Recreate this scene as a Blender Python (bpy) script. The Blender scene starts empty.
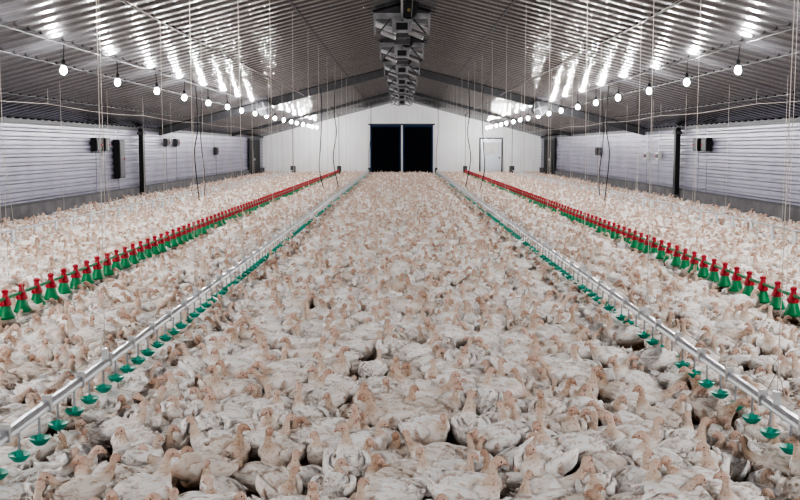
import bpy, math, random
import numpy as np
from mathutils import Vector, Matrix
random.seed(7); rng=np.random.default_rng(7)
scene=bpy.context.scene
HW=7.5; EAVE=2.1; SL=0.26; Y0=-8.0; Y1=54.0
def zc(x): return EAVE+(HW-abs(x))*SL

# ------------------------------------------------------------ materials
def new_mat(name):
    m=bpy.data.materials.new(name); m.use_nodes=True
    nt=m.node_tree; b=nt.nodes['Principled BSDF']
    return m,nt,b
def N(nt,t,**k):
    n=nt.nodes.new(t)
    for a,v in k.items(): setattr(n,a,v)
    return n
def simple(name,col,rough=.5,metal=0.,noise=0.12,scale=8.,bump=0.,emit=None,spec=.5):
    m,nt,b=new_mat(name)
    tc=N(nt,'ShaderNodeTexCoord'); no=N(nt,'ShaderNodeTexNoise'); no.inputs['Scale'].default_value=scale
    no.inputs['Detail'].default_value=4
    nt.links.new(tc.outputs['Object'],no.inputs['Vector'])
    r=N(nt,'ShaderNodeValToRGB')
    r.color_ramp.elements[0].position=.3; r.color_ramp.elements[1].position=.7
    r.color_ramp.elements[0].color=tuple(c*(1-noise) for c in col)+(1,)
    r.color_ramp.elements[1].color=tuple(min(1,c*(1+noise)) for c in col)+(1,)
    nt.links.new(no.outputs['Fac'],r.inputs['Fac']); nt.links.new(r.outputs['Color'],b.inputs['Base Color'])
    b.inputs['Roughness'].default_value=rough; b.inputs['Metallic'].default_value=metal
    b.inputs['Specular IOR Level'].default_value=spec
    if bump:
        bp=N(nt,'ShaderNodeBump'); bp.inputs['Strength'].default_value=bump; bp.inputs['Distance'].default_value=.02
        nt.links.new(no.outputs['Fac'],bp.inputs['Height']); nt.links.new(bp.outputs['Normal'],b.inputs['Normal'])
    if emit:
        b.inputs['Emission Color'].default_value=emit[0]+(1,); b.inputs['Emission Strength'].default_value=emit[1]
    return m
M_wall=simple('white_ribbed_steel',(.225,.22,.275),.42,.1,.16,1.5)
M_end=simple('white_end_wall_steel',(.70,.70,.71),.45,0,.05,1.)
M_conc=simple('concrete',(.12,.115,.12),.9,0,.3,3.,.4)
M_dark=simple('dark_door_panel',(.003,.004,.007),.8,0,.2,2.,spec=.1)
M_navy=simple('navy_frame',(.01,.03,.08),.7,0,.1,2.,spec=.2)
M_white=simple('white_paint',(.5,.5,.5),.5)
M_black=simple('black_plastic',(.01,.01,.012),.6,spec=.3)
M_grey=simple('grey_steel',(.05,.05,.055),.6,.2)
M_vent=simple('vent_steel',(.20,.20,.21),.5,.3,.3,6.)
M_galv=simple('galvanised_steel',(.36,.38,.41),.35,.6,.15,20.)
M_pipe=simple('pvc_pipe_grey',(.56,.58,.60),.35,.1,.08,6.)
M_teal=simple('teal_plastic',(.0,.27,.19),.4)
M_green=simple('green_plastic',(.005,.22,.08),.4)
M_red=simple('red_plastic',(.40,.012,.028),.45)
M_cord=simple('beige_cord',(.50,.45,.40),.8)
M_yel=simple('yellow_plastic',(.15,.11,.02),.5)
M_bulb=simple('lit_bulb_glass',(.9,.9,.9),.3,emit=((1.0,.99,.98),1500.))

# ceiling metal
m,nt,b=new_mat('ribbed_ceiling_steel'); M_ceil=m
tc=N(nt,'ShaderNodeTexCoord'); mp=N(nt,'ShaderNodeMapping'); mp.inputs['Scale'].default_value=(2.2,1.1,1)
no=N(nt,'ShaderNodeTexNoise'); no.inputs['Scale'].default_value=1.6; no.inputs['Detail'].default_value=3
nt.links.new(tc.outputs['Object'],mp.inputs['Vector']); nt.links.new(mp.outputs['Vector'],no.inputs['Vector'])
r=N(nt,'ShaderNodeValToRGB'); r.color_ramp.elements[0].color=(.055,.055,.062,1); r.color_ramp.elements[1].color=(.12,.12,.132,1)
nt.links.new(no.outputs['Fac'],r.inputs['Fac']); nt.links.new(r.outputs['Color'],b.inputs['Base Color'])
b.inputs['Metallic'].default_value=.7; b.inputs['Roughness'].default_value=.19
bp=N(nt,'ShaderNodeBump'); bp.inputs['Strength'].default_value=.45; bp.inputs['Distance'].default_value=.02
nt.links.new(no.outputs['Fac'],bp.inputs['Height']); nt.links.new(bp.outputs['Normal'],b.inputs['Normal'])

# litter
m,nt,b=new_mat('straw_litter'); M_litter=m
tc=N(nt,'ShaderNodeTexCoord'); no=N(nt,'ShaderNodeTexNoise'); no.inputs['Scale'].default_value=14; no.inputs['Detail'].default_value=8
n2=N(nt,'ShaderNodeTexNoise'); n2.inputs['Scale'].default_value=90; n2.inputs['Detail'].default_value=3
mp=N(nt,'ShaderNodeMapping'); mp.inputs['Scale'].default_value=(1,.25,1); mp.inputs['Rotation'].default_value=(0,0,.6)
nt.links.new(tc.outputs['Object'],no.inputs['Vector']); nt.links.new(tc.outputs['Object'],mp.inputs['Vector']); nt.links.new(mp.outputs['Vector'],n2.inputs['Vector'])
mx=N(nt,'ShaderNodeMix',data_type='FLOAT'); mx.inputs[0].default_value=.55
nt.links.new(no.outputs['Fac'],mx.inputs[2]); nt.links.new(n2.outputs['Fac'],mx.inputs[3])
r=N(nt,'ShaderNodeValToRGB'); r.color_ramp.elements[0].position=.35; r.color_ramp.elements[1].position=.68
r.color_ramp.elements[0].color=(.20,.12,.06,1); r.color_ramp.elements[1].color=(.74,.53,.32,1)
nt.links.new(mx.outputs[0],r.inputs['Fac']); nt.links.new(r.outputs['Color'],b.inputs['Base Color'])
b.inputs['Roughness'].default_value=.95
bp=N(nt,'ShaderNodeBump'); bp.inputs['Strength'].default_value=.9; bp.inputs['Distance'].default_value=.03
nt.links.new(mx.outputs[0],bp.inputs['Height']); nt.links.new(bp.outputs['Normal'],b.inputs['Normal'])

# feathers
m,nt,b=new_mat('turkey_plumage'); M_bird=m
at=N(nt,'ShaderNodeAttribute'); at.attribute_name='Col'
oi=N(nt,'ShaderNodeObjectInfo')
tint=N(nt,'ShaderNodeValToRGB'); e=tint.color_ramp.elements
e[0].color=(.76,.68,.61,1); e[1].color=(1,1,1,1); k=e.new(.35); k.color=(.97,.955,.94,1)
nt.links.new(oi.outputs['Random'],tint.inputs['Fac'])
mul=N(nt,'ShaderNodeMix',data_type='RGBA',blend_type='MULTIPLY'); mul.inputs[0].default_value=1
nt.links.new(at.outputs['Color'],mul.inputs[6]); nt.links.new(tint.outputs['Color'],mul.inputs[7])
tc=N(nt,'ShaderNodeTexCoord'); mp=N(nt,'ShaderNodeMapping'); mp.inputs['Scale'].default_value=(18,90,90)
no=N(nt,'ShaderNodeTexNoise'); no.inputs['Scale'].default_value=1.0; no.inputs['Detail'].default_value=4
nt.links.new(tc.outputs['Object'],mp.inputs['Vector']); nt.links.new(mp.outputs['Vector'],no.inputs['Vector'])
r=N(nt,'ShaderNodeValToRGB'); r.color_ramp.elements[0].position=.32; r.color_ramp.elements[1].position=.46
r.color_ramp.elements[0].color=(.76,.63,.55,1); r.color_ramp.elements[1].color=(1,1,1,1)
nt.links.new(no.outputs['Fac'],r.inputs['Fac'])
mu2=N(nt,'ShaderNodeMix',data_type='RGBA',blend_type='MULTIPLY'); mu2.inputs[0].default_value=1
nt.links.new(mul.outputs[2],mu2.inputs[6]); nt.links.new(r.outputs['Color'],mu2.inputs[7])
nt.links.new(mu2.outputs[2],b.inputs['Base Color']); b.inputs['Roughness'].default_value=.8
b.inputs['Specular IOR Level'].default_value=.25
bp=N(nt,'ShaderNodeBump'); bp.inputs['Strength'].default_value=.7; bp.inputs['Distance'].default_value=.007
nt.links.new(no.outputs['Fac'],bp.inputs['Height']); nt.links.new(bp.outputs['Normal'],b.inputs['Normal'])

# ------------------------------------------------------------ mesh builder
class MB:
    def __init__(s): s.v=[];s.f=[];s.m=[];s.c=[];s.mats=[]
    def mi(s,mat):
        if mat not in s.mats: s.mats.append(mat)
        return s.mats.index(mat)
    def add(s,vs,fs,mat,col=(1,1,1)):
        o=len(s.v); s.v+= [tuple(v) for v in vs]
        i=s.mi(mat)
        for f in fs: s.f.append(tuple(o+a for a in f)); s.m.append(i)
        if isinstance(col,list): s.c+=col
        else: s.c+=[col]*len(vs)
    def box(s,x0,x1,y0,y1,z0,z1,mat):
        vs=[(x0,y0,z0),(x1,y0,z0),(x1,y1,z0),(x0,y1,z0),(x0,y0,z1),(x1,y0,z1),(x1,y1,z1),(x0,y1,z1)]
        s.add(vs,[(0,3,2,1),(4,5,6,7),(0,1,5,4),(1,2,6,5),(2,3,7,6),(3,0,4,7)],mat)
    def obox(s,c,u,v,w,mat):
        c=Vector(c);u=Vector(u);v=Vector(v);w=Vector(w)
        vs=[c+a*u+b_*v+d*w for d in(-1,1) for a,b_ in((-1,-1),(1,-1),(1,1),(-1,1))]
        s.add(vs,[(0,3,2,1),(4,5,6,7),(0,1,5,4),(1,2,6,5),(2,3,7,6),(3,0,4,7)],mat)
    def lathe(s,c,prof,mat,n=12,axis='z'):
        vs=[];fs=[]
        for r_,h in prof:
            for k in range(n):
                a=2*math.pi*k/n; p=(r_*math.cos(a),r_*math.sin(a),h)
                if axis=='y': p=(p[0],p[2],p[1])
                if axis=='x': p=(p[2],p[0],p[1])
                vs.append((c[0]+p[0],c[1]+p[1],c[2]+p[2]))
        for i in range(len(prof)-1):
            for k in range(n):
                k2=(k+1)%n; fs.append((i*n+k,i*n+k2,(i+1)*n+k2,(i+1)*n+k))
        fs.append(tuple(range(n))[::-1]); fs.append(tuple((len(prof)-1)*n+k for k in range(n)))
        s.add(vs,fs,mat)
    def tube(s,pts,r_,mat,n=6):
        pts=[Vector(p) for p in pts]; vs=[];fs=[]
        for i,p in enumerate(pts):
            t=(pts[min(i+1,len(pts)-1)]-pts[max(i-1,0)]).normalized()
            up=Vector((0,0,1)) if abs(t.z)<.9 else Vector((0,1,0))
            a=t.cross(up).normalized(); b_=t.cross(a)
            for k in range(n):
                g=2*math.pi*k/n; vs.append(p+a*(r_*math.cos(g))+b_*(r_*math.sin(g)))
        for i in range(len(pts)-1):
            for k in range(n):
                k2=(k+1)%n; fs.append((i*n+k,i*n+k2,(i+1)*n+k2,(i+1)*n+k))
        fs.append(tuple(range(n))); fs.append(tuple((len(pts)-1)*n+k for k in range(n))[::-1])
        s.add(vs,fs,mat)
    def make(s,name,smooth=False,link=True,color=False):
        me=bpy.data.meshes.new(name); me.from_pydata(s.v,[],s.f); 
        for mt in s.mats: me.materials.append(mt)
        me.polygons.foreach_set('material_index',s.m)
        me.polygons.foreach_set('use_smooth',[smooth]*len(s.f))
        if color:
            ca=me.color_attributes.new('Col','FLOAT_COLOR','POINT')
            ca.data.foreach_set('color',[q for c in s.c for q in (c[0],c[1],c[2],1)])
        me.update()
        o=bpy.data.objects.new(name,me)
        if link: scene.collection.objects.link(o)
        if smooth and not color:
            try: me.set_sharp_from_angle(angle=math.radians(40))
            except Exception: pass
        return o

# ------------------------------------------------------------ shell
b_=MB(); nx,ny=60,200; vs=[];fs=[]
for j in range(ny+1):
    for i in range(nx+1):
        x=-HW-.1+(2*HW+.2)*i/nx; y=Y0+(Y1-Y0)*j/ny
        vs.append((x,y,-.01+.008*math.sin(x*7+3*math.sin(y*2.3))*math.sin(y*5.1)))
for j in range(ny):
    for i in range(nx):
        a=j*(nx+1)+i; fs.append((a,a+1,a+nx+2,a+nx+1))
b_.add(vs,fs,M_litter); b_.make('floor',True)

b_=MB(); per=.40
for sgn in (-1,1):
    ys=[];offs=[]
    y=Y0
    prof=[(0,0),(.16,.2),(.26,.8),(.36,1),(.5,1),(.60,.8),(.70,.2),(.84,0)]
    while y<Y1:
        for p,h in prof:
            yy=y+p*per
            if yy<Y1: ys.append(yy); offs.append(h*.028+rng.normal()*.0006)
        y+=per
    ys.append(Y1); offs.append(0)
    xs=np.linspace(0,HW+.05,30)
    vs=[];fs=[]
    for a,yy in enumerate(ys):
        for q,x in enumerate(xs):
            wob=.004*math.sin(x*3.1+yy*.4)*math.sin(yy*.9+x*1.7)
            vs.append((sgn*x,yy,EAVE+(HW-x)*SL+offs[a]+wob))
    w=len(xs)
    for a in range(len(ys)-1):
        for q in range(w-1):
            k=a*w+q; f=(k,k+1,k+w+1,k+w); fs.append(f if sgn<0 else f[::-1])
    b_.add(vs,fs,M_ceil)
    for x in (1.6,3.2,5.0,6.3):
        b_.obox((sgn*x,(Y0+Y1)/2,zc(x)-.002),(.010,0,-.010*SL*sgn),(0,(Y1-Y0)/2,0),(0,0,.003),M_grey)
b_.make('ceiling',True)

def ribwall(name,sgn):
    b_=MB(); x=sgn*HW
    zs=[];xo=[]; z=.42
    while z<EAVE-.01:
        for p,h in ((0,0),(.45,0),(.6,1),(.85,1)):
            if z+p*.17<EAVE: zs.append(z+p*.17); xo.append(h*.04)
        z+=.17
    zs.append(EAVE+.03); xo.append(0)
    ys=np.linspace(Y0,Y1,63); vs=[];fs=[]
    for yy in ys:
        for z,o in zip(zs,xo): vs.append((x-sgn*(o+.002*math.sin(yy*1.7+z*3)),yy,z))
    w=len(zs)
    for a in range(len(ys)-1):
        for q in range(w-1):
            k=a*w+q; fs.append((k,k+1,k+w+1,k+w))
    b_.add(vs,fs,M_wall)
    b_.make(name)
    c=MB(); 
    xa,xb=sorted((x-sgn*.10,x+sgn*.05)); c.box(xa,xb,Y0,Y1,-.02,.42,M_conc)
    xa,xb=sorted((x-sgn*.11,x-sgn*.02)); c.box(xa,xb,Y0,Y1,.42,.46,M_grey)
    c.make('baseboard_'+('left' if sgn<0 else 'right'))
    t=MB(); xa,xb=sorted((x-sgn*.06,x)); t.box(xa,xb,Y0,Y1,EAVE-.08,EAVE+.01,M_grey); t.make('trim_%d'%(1 if sgn<0 else 2))
ribwall('wall_left',-1); ribwall('wall_right',1)
def gable(name,y,mat,facing):
    b_=MB(); xs=[]; x=-HW
    per=.3
    while x<HW:
        for p,h in ((0,0),(.6,0),(.7,1),(.9,1)):
            if x+p*per<HW: xs.append((x+p*per,h*.008))
        x+=per
    xs.append((HW,0)); vs=[];fs=[]
    for x,h in xs: vs+=[(x,y+facing*h,-.02),(x,y+facing*h,zc(x)+.03)]
    for k in range(len(xs)-1): fs.append((2*k,2*k+2,2*k+3,2*k+1))
    b_.add(vs,fs,mat); return b_.make(name)
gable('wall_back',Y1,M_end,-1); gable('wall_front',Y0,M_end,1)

b_=MB(); yd=Y1-.10
b_.box(-1.70,-.05,yd-.05,yd+.06,.12,2.72,M_dark); b_.box(.05,1.66,yd-.05,yd+.06,.12,2.72,M_dark)
for xa,xb in((-1.70,-.05),(.05,1.66)):
    b_.box(xa,xb,yd-.07,yd-.05,2.62,2.72,M_navy); b_.box(xa,xb,yd-.07,yd-.05,.12,.24,M_navy)
    b_.box(xa,xa+.08,yd-.07,yd-.05,.24,2.62,M_navy); b_.box(xb-.08,xb,yd-.07,yd-.05,.24,2.62,M_navy)
b_.box(-.05,.05,yd-.09,yd+.06,.0,2.72,M_white)
b_.box(-1.8,1.76,yd-.09,yd+.08,2.72,2.80,M_grey); b_.box(-1.8,1.76,yd-.04,yd+.08,0,.12,M_conc)
b_.make('door_1')
b_=MB(); 
b_.box(4.15,5.4,yd-.02,yd+.08,0,2.06,M_grey); b_.box(4.22,5.33,yd-.05,yd-.02,.03,1.99,M_galv); b_.box(5.18,5.26,yd-.1,yd-.05,.95,1.02,M_black)
b_.box(4.4,5.15,yd-.06,yd-.05,1.2,1.8,M_white)
b_.make('door_2')
for sgn,nm in((-1,'door_3'),(1,'door_4')):
    b_=MB(); x=sgn*(HW-.11)
    a,c=sorted((x-sgn*.04,x+sgn*.02)); b_.box(a,c,48.6,52.0,.0,2.0,M_grey)
    a,c=sorted((x-sgn*.07,x-sgn*.04)); b_.box(a,c,48.8,51.8,.05,1.9,M_black)
    a,c=sorted((x-sgn*.12,x-sgn*.07)); b_.box(a,c,49.6,49.8,.9,1.0,M_galv)
    b_.make(nm)

for yb,h in((31.0,.20),(44.,.10)):
    b_=MB()
    for sgn in(-1,1):
        vs=[]
        for x in(0,HW-.03):
            for dy in(-.07,.07):
                for dz in(-.0,-h): vs.append((sgn*x,yb+dy,zc(x)+dz))
        b_.add(vs,[(0,1,5,4),(2,6,7,3),(1,3,7,5),(0,4,6,2),(4,5,7,6),(0,2,3,1)],M_grey)
    b_.box(-.4,.4,yb-.1,yb+.1,zc(0)-h-.14,zc(0)-h+.05,M_grey)
    b_.make('roof_beam')

# ------------------------------------------------------------ lamps
for sgn in(-1,1):
    b_=MB(); x=sgn*4.37; top=zc(4.37)
    b_.tube([(x,Y0+.1,top-.03),(x,Y1-.05,top-.03)],.010,M_grey,5)
    y=13.13-2.41*8
    k=0
    while y<Y1-1.0:
        dx=.02*math.sin(k*2.1)
        b_.tube([(x,y,top-.02),(x+dx,y,2.68)],.006,M_black,5)
        b_.lathe((x+dx,y,2.6),[(.012,.09),(.024,.075),(.026,.03),(.024,.0)],M_black,8)
        b_.lathe((x+dx,y,2.545),[(.001,-.050),(.022,-.043),(.039,-.022),(.044,0),(.038,.024),(.025,.048),(.022,.06)],M_bulb,8)
        y+=2.41; k+=1
    b_.make('string_of_light_bulbs',True)
    c=MB()
    for xx,zz in((5.9,2.28),(3.0,zc(3.0)-.12)):
        pts=[]
        for q in range(61):
            yy=Y0+.1+(Y1-.2-Y0)*q/60; pts.append((sgn*xx,yy,zz-.05*abs(math.sin(q*.52))))
        c.tube(pts,.004,M_cord,4)
        for q in range(0,61,6): c.tube([pts[q],(pts[q][0],pts[q][1],zc(xx)+.01)],.003,M_cord,4)
    c.make('suspended_cable')

# ------------------------------------------------------------ ridge inlet units
b_=MB(); zr=zc(0)
b_.tube([(.0,Y0+.1,3.76),(.0,Y1-.1,3.76)],.018,M_grey,6)
b_.tube([(.16,Y0+.1,3.82),(.16,Y1-.1,3.82)],.01,M_black,5)
y=18.3; k=0
while y<52:
    w=.50
    b_.box(-w,w,y-.42,y+.42,3.80,3.90,M_vent)
    b_.box(-w+.06,w-.06,y-.36,y+.36,3.90,4.02,M_grey)
    for sg in(-1,1):
        b_.obox((sg*.30,y-.05,3.69),(.19,0,-.07),(0,.34,0),(.006,0,.012),M_galv)
        b_.obox((sg*.25,y-.05,3.56),(.13,0,-.05),(0,.28,0),(.006,0,.012),M_vent)
        b_.box(sg*.48-.015,sg*.48+.015,y-.44,y-.41,3.52,3.90,M_vent)
        b_.tube([(sg*.12,y-.40,3.90),(sg*.42,y-.42,3.54)],.014,M_grey,5)
    b_.box(-.17,.17,y-.5,y-.36,3.56,3.80,M_vent)
    b_.box(-.10,.10,y-.52,y-.5,3.60,3.72,M_black)
    b_.lathe((.12,y-.52,3.93),[(.14,-.05),(.15,-.02),(.15,.02),(.14,.05)],M_black,14,'y')
    b_.lathe((.12,y-.52,3.93),[(.03,-.065),(.03,.055)],M_yel,10,'y')
    b_.box(-.09,.09,y+.7,y+3.3,3.74,3.80,M_grey)
    for q in range(2): b_.box(-.16,.16,y+1.3+q*1.2,y+1.5+q*1.2,3.66,3.76,M_grey)
    b_.tube([(0,y+1.1,3.8),(0,y+1.1,zr)],.012,M_grey,5); b_.tube([(0,y+2.8,3.8),(0,y+2.8,zr)],.012,M_grey,5)
    y+=5.0; k+=1
b_.make('ridge_ventilation_inlets')

for sgn in(-1,1):
    b_=MB(); c=(sgn*4.15,30.5,2.72); n=20
    b_.lathe(c,[(.19,-.12),(.23,-.12),(.23,.12),(.19,.12),(.19,.10),(.19,-.10)],M_black,n,'y')
    b_.lathe(c,[(.05,-.14),(.06,-.08),(.06,.1)],M_grey,10,'y')
    for q in range(4):
        a=q*math.pi/2+.3; b_.obox((c[0]+.12*math.cos(a),c[1]-.125,c[2]+.12*math.sin(a)),(.08*math.cos(a),0,.08*math.sin(a)),(-.03*math.sin(a),.012,.03*math.cos(a)),(0,.003,0),M_grey)
    for dx in(-.15,.15): b_.tube([(c[0]+dx,c[1],c[2]+.17),(c[0]+dx,c[1],zc(c[0]+dx)+.01)],.008,M_black,5)
    b_.make('circulation_fan')

# ------------------------------------------------------------ drinker lines (inner)
CR=.0024
def drinker(xc,phase,starts):
    b_=MB(); ya=1.0; yb=51.5
    b_.tube([(xc,ya,.325),(xc,yb,.325)],.016,M_pipe,8)
    b_.box(xc-.011,xc+.011,ya,yb,.341,.362,M_galv)
    b_.tube([(xc,ya,.41),(xc,yb,.41)],.0025,M_cord,4)
    y=ya+phase; k=0
    while y<yb:
        n=12 if y<20 else 6
        b_.lathe((xc,y,.29),[(.006,.03),(.006,-.06)],M_galv,6)
        b_.lathe((xc,y,.200),[(.016,-.024),(.026,-.020),(.046,.002),(.050,.012),(.042,.010),(.018,.0),(.009,.03)],M_teal,n)
        if k%2==0: b_.box(xc-.021,xc+.021,y+.10,y+.12,.305,.385,M_white)
        y+=.25; k+=1
    y=starts
    while y<yb:
        j=.05*math.sin(y*7)
        b_.tube([(xc,y,.37),(xc+j*.4,y,zc(xc)+.01)],CR,M_cord,4)
        b_.tube([(xc,y-.12,.40),(xc,y,.52),(xc,y+.12,.40)],.003,M_cord,4)
        b_.box(xc-.015,xc+.015,y-.02,y+.02,.36,.42,M_pipe)
        y+=2.5
    ye=yb
    b_.box(xc-.06,xc+.06,ye,ye+.12,.20,.5,M_grey); b_.tube([(xc,ye+.06,.5),(xc,ye+.06,1.3),(xc+.1,ye+.3,2.2),(xc+.1,ye+.3,zc(xc))],.012,M_black,6)
    b_.make('nipple_drinker_line',True)
DL=(-1.69,1.76)
drinker(DL[0],.05,3.1); drinker(DL[1],.17,4.6)

def bell(xc,starts,phase):
    b_=MB(); ya=2.0; yb=51.
    b_.tube([(xc,ya,.345),(xc,yb,.345)],.014,M_green,6)
    b_.tube([(xc,ya,.47),(xc,yb,.47)],.003,M_cord,4)
    y=ya+phase
    while y<yb:
        n=14 if y<22 else 8
        b_.lathe((xc,y,.175),[(.052,0),(.070,.006),(.072,.020),(.062,.034),(.048,.075),(.038,.11),(.020,.115)],M_green,n)
        b_.lathe((xc,y,.285),[(.042,0),(.049,.008),(.046,.025),(.035,.055),(.024,.075),(.020,.10),(.027,.107),(.027,.125),(.010,.135)],M_red,n)
        y+=.35
    y=starts
    while y<yb:
        b_.tube([(xc,y,.34),(xc,y,zc(xc)+.01)],CR,M_cord,4)
        b_.tube([(xc+.02,y+.25,.34),(xc,y+.02,1.5)],.002,M_cord,4)
        y+=2.7
    b_.box(xc-.1,xc+.1,yb,yb+.25,.15,.6,M_grey); b_.tube([(xc,yb+.1,.6),(xc,yb+.1,zc(xc))],.012,M_black,6)
    b_.make('bell_drinker_line',True)
bell(-3.2,8.06,.03); bell(3.22,8.3,.2)

def feeder(xc,starts):
    b_=MB(); ya=4.; yb=51.
    b_.tube([(xc,ya,.38),(xc,yb,.38)],.014,M_galv,8)
    y=ya+.3
    while y<yb:
        b_.lathe((xc,y,.08),[(.10,0),(.155,.015),(.165,.06),(.155,.06),(.10,.02),(.05,.05),(.030,.20),(.020,.30)],M_pipe,12)
        for q in range(4):
            a=q*math.pi/2+.4; b_.tube([(xc+.155*math.cos(a),y+.155*math.sin(a),.135),(xc+.03*math.cos(a),y+.03*math.sin(a),.28)],.005,M_pipe,4)
        y+=.9
    y=starts
    while y<yb:
        b_.tube([(xc,y,.39),(xc,y,zc(xc)+.01)],CR,M_cord,4); y+=2.6
    b_.box(xc-.12,xc+.12,yb,yb+.35,.25,.6,M_grey); b_.tube([(xc,yb+.1,.6),(xc,yb+.1,zc(xc))],.012,M_black,6)
    b_.make('pan_feeder_line',True)
feeder(-5.55,11.2); feeder(5.6,12.1)

def hose(pts,r_=.013):
    P=[Vector(p) for p in pts]; out=[]
    for i in range(len(P)-1):
        p0=P[max(i-1,0)];p1=P[i];p2=P[i+1];p3=P[min(i+2,len(P)-1)]
        for q in range(8):
            t=q/8; out.append(.5*((2*p1)+(-p0+p2)*t+(2*p0-5*p1+4*p2-p3)*t*t+(-p0+3*p1-3*p2+p3)*t**3))
    out.append(P[-1]); b_=MB(); b_.tube(out,r_,M_black,6); return b_.make('hanging_power_cable',True)
for s in(-1,1):
    hose([(s*2.46,30.6,zc(2.46)-.1),(s*2.43,30.6,2.6),(s*2.48,30.6,1.6),(s*2.52,30.6,.9),(s*2.40,30.6,.3)])
    hose([(s*2.02,30.7,zc(2.02)-.1),(s*2.06,30.7,2.6),(s*2.0,30.7,2.0),(s*2.1,30.7,1.2),(s*1.95,30.7,.34)])
    hose([(s*4.45,21.8,zc(4.45)-.02),(s*4.42,21.8,2.0),(s*4.5,21.8,1.4),(s*4.42,21.8,.4)],.010)
    hose([(s*4.75,24.0,zc(4.75)-.02),(s*4.8,24.0,1.8),(s*4.72,24.0,.9),(s*4.74,24.0,.4)],.009)

# ------------------------------------------------------------ wall equipment
def wallbox(name,sgn,y,z,w,h,d,mat,extra=True):
    b_=MB(); x=sgn*(HW-.042); a,c=sorted((x,x-sgn*d)); b_.box(a,c,y-w/2,y+w/2,z-h/2,z+h/2,mat)
    xi=x-sgn*d; a,c=sorted((xi,xi-sgn*.012)); b_.box(a,c,y-w/2+.03,y+w/2-.03,z-h/2+.04,z+h/2-.04,M_grey if mat is not M_grey else M_black)
    if extra:
        b_.tube([(x-sgn*.05,y,z+h/2),(x-sgn*.05,y,EAVE-.08)],.012,M_pipe,6)
        b_.tube([(x-sgn*.05,y,z-h/2),(x-sgn*.05,y,.46)],.008,M_vent,6)
    b_.lathe((xi-sgn*.02,y+w*.25,z),[(.02,-.02),(.02,.02)],M_red,8,'x')
    b_.make(name)
for s,ys in((-1,(24.3,25.0)),(1,(24.4,25.1))):
    for yy in ys: wallbox('electrical_control_box',s,yy,1.62,.42,.32,.14,M_black)
wallbox('wall_junction_box',-1,31.6,1.7,.4,.25,.12,M_grey); wallbox('wall_junction_box',-1,33.0,1.7,.4,.25,.12,M_grey)
wallbox('wall_junction_box',1,29.0,1.3,.3,.2,.1,M_white); wallbox('wall_junction_box',1,30.4,1.3,.3,.2,.1,M_white)
wallbox('ventilation_controller',-1,26.2,1.25,.5,1.0,.16,M_black)
for s,yy in((-1,28.3),(1,26.8)):
    b_=MB(); x=s*(HW-.17)
    b_.box(x-.06,x+.06,yy-.1,yy+.1,0,EAVE-.02,M_black); b_.box(x-.07,x+.07,yy-.14,yy+.14,0,.3,M_conc)
    b_.box(x-.09,x+.09,yy-.13,yy+.13,1.9,1.98,M_grey); b_.make('wall_post')
for s,yy in((-1,40.0),(1,38.0)):
    wallbox('wall_junction_box',s,yy,1.4,.4,.3,.12,M_grey)

# ------------------------------------------------------------ turkeys
WHITE=(.92,.91,.90); CREAM=(.80,.73,.67); NECK=(.68,.555,.47); HEAD=(.67,.495,.415); BEAK=(.52,.37,.29); LEG=(.55,.34,.26); SKIN=(.44,.29,.24); BELLY_DIRT_SHADE=(.27,.185,.125)  # underside brown: soiled feathers plus crevice shade painted into the colour
def lerp(a,b,t): return tuple(x+(y-x)*t for x,y in zip(a,b))
def cr(A,n):
    A=np.array(A,float); out=[]
    for i in range(len(A)-1):
        p0=A[max(i-1,0)];p1=A[i];p2=A[i+1];p3=A[min(i+2,len(A)-1)]
        for q in range(n):
            t=q/n; out.append(.5*((2*p1)+(-p0+p2)*t+(2*p0-5*p1+4*p2-p3)*t*t+(-p0+3*p1-3*p2+p3)*t**3))
    out.append(A[-1]); return np.array(out)
def loft(mb,st,n=2,seg=12,rough=0.,belly_dirt_shade=False):
    R=cr(st,n); P=R[:,:3]; vs=[];cs=[];rings=[]
    for i in range(len(R)):
        t=P[min(i+1,len(R)-1)]-P[max(i-1,0)]; t/=np.linalg.norm(t)+1e-9
        yaw=R[i,5]; s=np.array([-math.sin(yaw),math.cos(yaw),0]); s-=t*np.dot(s,t); s/=np.linalg.norm(s)+1e-9
        nn=np.cross(t,s); ring=[]
        for k in range(seg):
            a=2*math.pi*k/seg; w=max(R[i,3],.0008); h=max(R[i,4],.0008)
            j=1+rng.normal()*rough
            p=P[i]+s*(w*math.cos(a)*j)+nn*(h*math.sin(a)*j)
            c=tuple(np.clip(R[i,6:9],0,1))
            if belly_dirt_shade:
                f=min(1,max(0,(.152-p[2])/.045)); c=lerp(c,BELLY_DIRT_SHADE,f*.95)  # low vertices fade to brown, painting dirt and shade between birds
            ring.append((p,s*math.cos(a)+nn*math.sin(a),t)); vs.append(p); cs.append(c)
        rings.append(ring)
    fs=[]
    for i in range(len(R)-1):
        for k in range(seg):
            k2=(k+1)%seg; fs.append((i*seg+k,i*seg+k2,(i+1)*seg+k2,(i+1)*seg+k))
    fs.append(tuple(range(seg))[::-1]); fs.append(tuple((len(R)-1)*seg+k for k in range(seg)))
    mb.add(vs,fs,M_bird,cs); return rings
def blade(mb,root,tip,side,nrm,w,col,tipcol=None):
    root=np.array(root);tip=np.array(tip); tipcol=tipcol or col
    d=tip-root; side=np.array(side); nrm=np.array(nrm)
    vs=[root, root+d*.35+side*w+nrm*0, root+d*.35+nrm*w*.35, root+d*.35-side*w, root+d*.8+side*w*.8, root+d*.8+nrm*w*.3, root+d*.8-side*w*.8, tip]
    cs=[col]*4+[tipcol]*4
    mb.add(vs,[(0,2,1),(0,3,2),(1,2,5,4),(2,3,6,5),(4,5,7),(5,6,7)],M_bird,cs)
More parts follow.
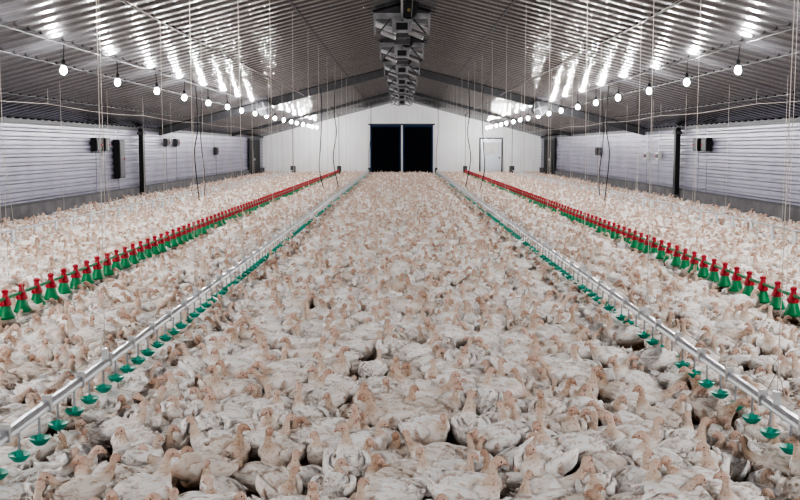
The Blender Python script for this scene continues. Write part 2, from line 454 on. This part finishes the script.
NECKS={
 'erect':[(.096,.200),(.108,.230),(.112,.256),(.115,.278),(.122,.294),(.135,.299),(.148,.295),(.158,.289),(.166,.281)],
 'fwd':[(.100,.190),(.126,.214),(.144,.234),(.157,.250),(.169,.261),(.183,.265),(.196,.260),(.206,.254),(.213,.246)],
 'peck':[(.104,.162),(.138,.160),(.160,.145),(.176,.122),(.185,.102),(.194,.086),(.201,.073),(.206,.062),(.209,.053)],
 'tuck':[(.090,.197),(.088,.216),(.083,.232),(.084,.247),(.094,.258),(.108,.261),(.121,.256),(.131,.250),(.139,.242)],
}
RAD=[(.038,.038),(.0225,.024),(.0150,.0160),(.0130,.0140),(.0150,.0162),(.0168,.0172),(.0122,.0122),(.0060,.0065),(.002,.003)]
def turkey(name,neck,turn=0.,lie=False,flare=0.,seed=0):
    mb=MB(); rs=np.random.default_rng(seed)
    body=[(-.142,0,.164,.012,.006),(-.124,0,.161,.036,.022),(-.097,0,.155,.062,.050),(-.056,0,.150,.081,.071),(-.005,0,.150,.089,.081),(.042,0,.155,.082,.078),(.074,0,.168,.061,.060)]
    st=[]
    for q,(x,y,z,w,h) in enumerate(body): st.append((x,y,z,w,h,0)+(WHITE if q<6 else CREAM))
    pts=NECKS[neck]
    for k,((x,z),(w,h)) in enumerate(zip(pts,RAD)):
        tt=min(1,max(0,(k-0)/4.)); a=turn*tt; c0=pts[1][0]
        dx=x-c0; X=c0+dx*math.cos(a); Y=dx*math.sin(a)
        col=[CREAM,NECK,NECK,NECK,HEAD,HEAD,HEAD,BEAK,BEAK][k]
        if k==0: col=lerp(WHITE,CREAM,.5)
        st.append((X,Y,z,w*1.05,h*1.05,a)+col)
    rings=loft(mb,st,3,14,.014,belly_dirt_shade=True)
    for q in range(130):
        i=int(rs.integers(2,20)); k=int(rs.integers(0,14)); p,n,t=rings[i][k]
        if n[2]<-.4: continue
        L=rs.uniform(.020,.032); w=rs.uniform(.007,.011)
        d=-t+n*rs.uniform(.08,.28)+rs.normal(size=3)*.10; sd=np.cross(n,t)
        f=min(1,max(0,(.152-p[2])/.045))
        g=rs.uniform(.93,1.02); col=lerp(tuple(min(.95,c*g) for c in WHITE),BELLY_DIRT_SHADE,f*.85)  # low tufts take the same painted dirt and crevice shade
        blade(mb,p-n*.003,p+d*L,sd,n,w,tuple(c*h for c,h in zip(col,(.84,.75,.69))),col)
    for q in range(36):
        i=int(rs.integers(20,30)); k=int(rs.integers(0,14)); p,n,t=rings[i][k]
        blade(mb,p-n*.002,p+(-t+n*.4)*.012,np.cross(n,t),n,.004,NECK,CREAM)
    for s in(-1,1):
        fl=flare
        def F(x,y,z):
            tt=max(0,(.07-x)); return (x,s*(y+.002+fl*tt*.7),z+fl*tt*.25)
        ws=[(.090,.048,.186,.010,.014),(.068,.066,.181,.016,.029),(.03,.076,.176,.017,.039),(-.02,.078,.171,.015,.040),(-.062,.071,.168,.012,.034),(-.098,.057,.167,.008,.023),(-.125,.046,.168,.004,.010)]
        st=[F(x,y,z)+(w,h,0)+WHITE for x,y,z,w,h in ws]
        loft(mb,st,2,10,.015)
        for q in range(8):
            f=q/7; rx=.035-.072*f; z0=.142+.047*f
            r0=np.array(F(rx,.092-.006*f,z0)); t0=np.array(F(rx-.094-.012*rs.random(),.073-.035*f+rs.normal()*.002,z0+.006+.006*f+rs.normal()*.002))
            g=rs.uniform(.95,1.02); col=tuple(min(.95,c*g) for c in WHITE)
            blade(mb,r0,t0,(0,.15*s,1),(0,s,0),.0085,SKIN if q%2==0 else WHITE,col if q%2 else lerp(SKIN,WHITE,.5))
        for q in range(6):
            f=q/5; r0=np.array(F(.080-.02*f,.077+.015*math.sin(f*3),.149+.048*f)); t0=np.array(F(.02-.02*f,.099-.018*f,.149+.053*f))
            blade(mb,r0,t0,(0,.2*s,1),(0,s,.2),.011,lerp(SKIN,CREAM,.5),WHITE)
    for q in range(7):
        a=(q-3)*.17; blade(mb,(-.118,(q-3)*.006,.164),(-.118-.055*math.cos(a),(q-3)*.006+.055*math.sin(a)*-1,.168-abs(q-3)*.004+rs.normal()*.002),(math.sin(a),math.cos(a),0),(0,0,1),.011,CREAM,WHITE)
    a=turn
    hc=np.mean([np.array(v[0]) for v in rings[-1-9]],axis=0)
    for s in(-1,1):
        c=hc+np.array([-math.sin(a),math.cos(a),0])*s*.0165+np.array([math.cos(a),math.sin(a),0])*.003
        mb.add([c+np.array(d)*.004 for d in((1,0,0),(-1,0,0),(0,1,0),(0,-1,0),(0,0,1),(0,0,-1))],[(0,2,4),(2,1,4),(1,3,4),(3,0,4),(2,0,5),(1,2,5),(3,1,5),(0,3,5)],M_bird,(.02,.015,.012))
    th=np.mean([np.array(v[0]) for v in rings[-1-6]],axis=0)
    blade(mb,th,th+np.array([-.012*math.cos(a),-.012*math.sin(a),-.022]),(-math.sin(a),math.cos(a),0),(math.cos(a),math.sin(a),0),.005,(.62,.36,.30))
    if not lie:
        for s in(-1,1):
            st=[(.005,s*.038,.115,.030,.034,0)+CREAM,(-.002,s*.042,.088,.020,.024,0)+BELLY_DIRT_SHADE,(-.016,s*.043,.062,.0085,.010,0)+LEG,(-.006,s*.043,.034,.0062,.0066,0)+LEG,(.003,s*.043,.010,.0072,.0080,0)+LEG]
            loft(mb,st,1,7)
            for ang in(-.5,0,.5,math.pi):
                L=.042 if ang!=math.pi else .018
                st=[(.003,s*.043,.011,.006,.006,ang)+LEG,(.003+L*.5*math.cos(ang),s*.043+L*.5*math.sin(ang),.008,.0052,.0052,ang)+LEG,(.003+L*math.cos(ang),s*.043+L*math.sin(ang),.003,.002,.002,ang)+LEG]
                loft(mb,st,1,5)
        mb.v=[(x,y,z*.87 if z<.08 else z-.0104) for x,y,z in mb.v]
    if lie: mb.v=[(x,y,max(z-.066,.002)) for x,y,z in mb.v]
    return mb.make(name,True,link=False,color=True)
col=bpy.data.collections.new('turkey_variants')
spec=[('erect',0,0,0),('erect',.9,0,.05),('erect',-.9,0,0),('erect',2.0,0,.1),('fwd',.3,0,0),('fwd',-.5,0,.15),('tuck',.5,0,.05),('tuck',-.8,1,.1),('tuck',1.6,1,0),('erect',-.5,1,.1),('peck',.2,0,.05),('fwd',.6,1,.45),('erect',-2.2,0,.3),('peck',-.6,0,.1),('tuck',2.5,1,.05),('fwd',-.9,1,.2),('erect',1.4,1,.05),('tuck',-1.7,0,.2),('fwd',1.2,0,.1),('tuck',0,0,.35)]
for i,(n,t,l,fz) in enumerate(spec):
    o=turkey('turkey_poult_%s'%chr(97+i),n,t,bool(l),fz,100+i); o.location=(-5.7+.6*i,-5,0); col.objects.link(o)
wts=np.array([2.2,2.0,2.0,1.8,2.6,2.6,3,2.4,2.2,2.3,1.4,.8,.8,1.2,1.8,2.2,2,2.6,2.2,1.6]); wts/=wts.sum()
low=[i for i,s_ in enumerate(spec) if s_[2] and s_[0]!='erect']
cand=[]; sp=.222; row=0; y=-1.0
while y<53.4:
    x=-7.2+(row%2)*sp/2
    while x<7.2:
        px=x+rng.uniform(-.06,.06); py=y+rng.uniform(-.06,.06)
        dens=math.sin(px*1.3+1.1*math.sin(py*.8))*math.sin(py*1.15+px*.4)
        if rng.random()>.02+.05*max(0,dens): cand.append([px,py])
        x+=sp
    y+=sp*.88; row+=1
C=np.array(cand); A=rng.uniform(0,2*math.pi,len(C)); S=np.clip(rng.normal(.99,.085,len(C)),.78,1.2)
# relax: each bird is two discs (front/rear of body); push overlapping discs apart
for it in range(6):
    u=np.stack([np.cos(A),np.sin(A)],1); off=.045*S[:,None]*u
    D=np.concatenate([C+off,C-off]); R=np.concatenate([S,S])*.078; own=np.concatenate([np.arange(len(C))]*2)
    cell=.18; keys={}
    ci_=np.floor(D/cell).astype(int)
    for n_,(a_,b2) in enumerate(map(tuple,ci_)): keys.setdefault((a_,b2),[]).append(n_)
    mv=np.zeros_like(C); tq=np.zeros(len(C))
    for (a_,b2),L1 in keys.items():
        near=[]
        for da,db in((0,0),(1,0),(0,1),(1,1),(1,-1)):
            near+=keys.get((a_+da,b2+db),[])
        P1=D[L1]; P2=D[near]; d=P1[:,None]-P2[None]; dist=np.hypot(d[...,0],d[...,1])+1e-6
        ov=(R[L1][:,None]+R[near][None])-dist
        for i1,j1 in zip(*np.where(ov>0)):
            g1=L1[i1]; g2=near[j1]; o1=own[g1]; o2=own[g2]
            if o1==o2 or (g2 in L1 and g2<g1): continue
            v=d[i1,j1]/dist[i1,j1]*ov[i1,j1]*.3
            mv[o1]+=v; mv[o2]-=v
            s1=1 if g1<len(C) else -1; s2=1 if g2<len(C) else -1
            tq[o1]+=s1*(u[o1,0]*v[1]-u[o1,1]*v[0])*6; tq[o2]-=s2*(u[o2,0]*v[1]-u[o2,1]*v[0])*6
    C+=np.clip(mv,-.04,.04); A+=np.clip(tq,-.3,.3)
    C[:,0]=np.clip(C[:,0],-7.22,7.22); C[:,1]=np.clip(C[:,1],-1.2,53.5)
P=[];ROT=[];SC=[];IX=[]
for (px,py),ang,s in zip(C,A,S):
    ok=True; lowonly=False
    for lx in DL:
        d=(px-lx)*(-1 if lx>0 else 1)
        if abs(px-lx)<.05: px=lx+math.copysign(.07,px-lx)
        if .0<d<.34: lowonly=True
    for lx in(-3.2,3.22):
        if abs(px-lx)<.09: ok=rng.random()<.35
        d=(px-lx)*(-1 if lx>0 else 1)
        if 0<d<.3 and py<16: lowonly=True
    for lx in(-5.55,5.6):
        if abs(px-lx)<.09: ok=rng.random()<.6
    if ok:
        P.append((float(px),float(py),0.0)); SC.append(float(s)); ROT.append((float(rng.normal()*.05),float(rng.normal()*.08),float(ang)))
        IX.append(int(rng.choice(low)) if lowonly and rng.random()<.85 else int(rng.choice(len(spec),p=wts)))
me=bpy.data.meshes.new('turkey_flock'); me.from_pydata(P,[],[])
a=me.attributes.new('rot','FLOAT_VECTOR','POINT'); a.data.foreach_set('vector',[q for r_ in ROT for q in r_])
a=me.attributes.new('scl','FLOAT','POINT'); a.data.foreach_set('value',SC)
a=me.attributes.new('idx','INT','POINT'); a.data.foreach_set('value',IX)
flock=bpy.data.objects.new('turkey_flock',me); scene.collection.objects.link(flock)
def instancer(obj,coll):
    ng=bpy.data.node_groups.new(obj.name+'_instances','GeometryNodeTree')
    ng.interface.new_socket('Geometry',in_out='INPUT',socket_type='NodeSocketGeometry')
    ng.interface.new_socket('Geometry',in_out='OUTPUT',socket_type='NodeSocketGeometry')
    gi=ng.nodes.new('NodeGroupInput'); go=ng.nodes.new('NodeGroupOutput')
    ci=ng.nodes.new('GeometryNodeCollectionInfo'); ci.inputs['Collection'].default_value=coll
    ci.inputs['Separate Children'].default_value=True; ci.inputs['Reset Children'].default_value=True
    ip=ng.nodes.new('GeometryNodeInstanceOnPoints'); ip.inputs['Pick Instance'].default_value=True
    def na(n,t):
        q=ng.nodes.new('GeometryNodeInputNamedAttribute'); q.data_type=t; q.inputs['Name'].default_value=n; return q.outputs['Attribute']
    er=ng.nodes.new('FunctionNodeEulerToRotation')
    L=ng.links.new
    L(gi.outputs[0],ip.inputs['Points']); L(ci.outputs[0],ip.inputs['Instance'])
    L(na('idx','INT'),ip.inputs['Instance Index']); L(na('rot','FLOAT_VECTOR'),er.inputs[0]); L(er.outputs[0],ip.inputs['Rotation'])
    L(na('scl','FLOAT'),ip.inputs['Scale']); L(ip.outputs[0],go.inputs[0])
    md=obj.modifiers.new('instances','NODES'); md.node_group=ng
instancer(flock,col)
print('birds',len(P))

w=bpy.data.worlds.new('World'); scene.world=w; w.use_nodes=True
w.node_tree.nodes['Background'].inputs[0].default_value=(.6,.65,.75,1); w.node_tree.nodes['Background'].inputs[1].default_value=.3
cam=bpy.data.cameras.new('camera'); cam.lens=45; cam.sensor_width=36; cam.clip_end=200
co=bpy.data.objects.new('camera',cam); scene.collection.objects.link(co)
co.location=(0,0,1.56); co.rotation_euler=(math.radians(90-5.88),0,math.radians(.11)); scene.camera=co
scene.view_settings.view_transform='AgX'; scene.view_settings.look='AgX - High Contrast'
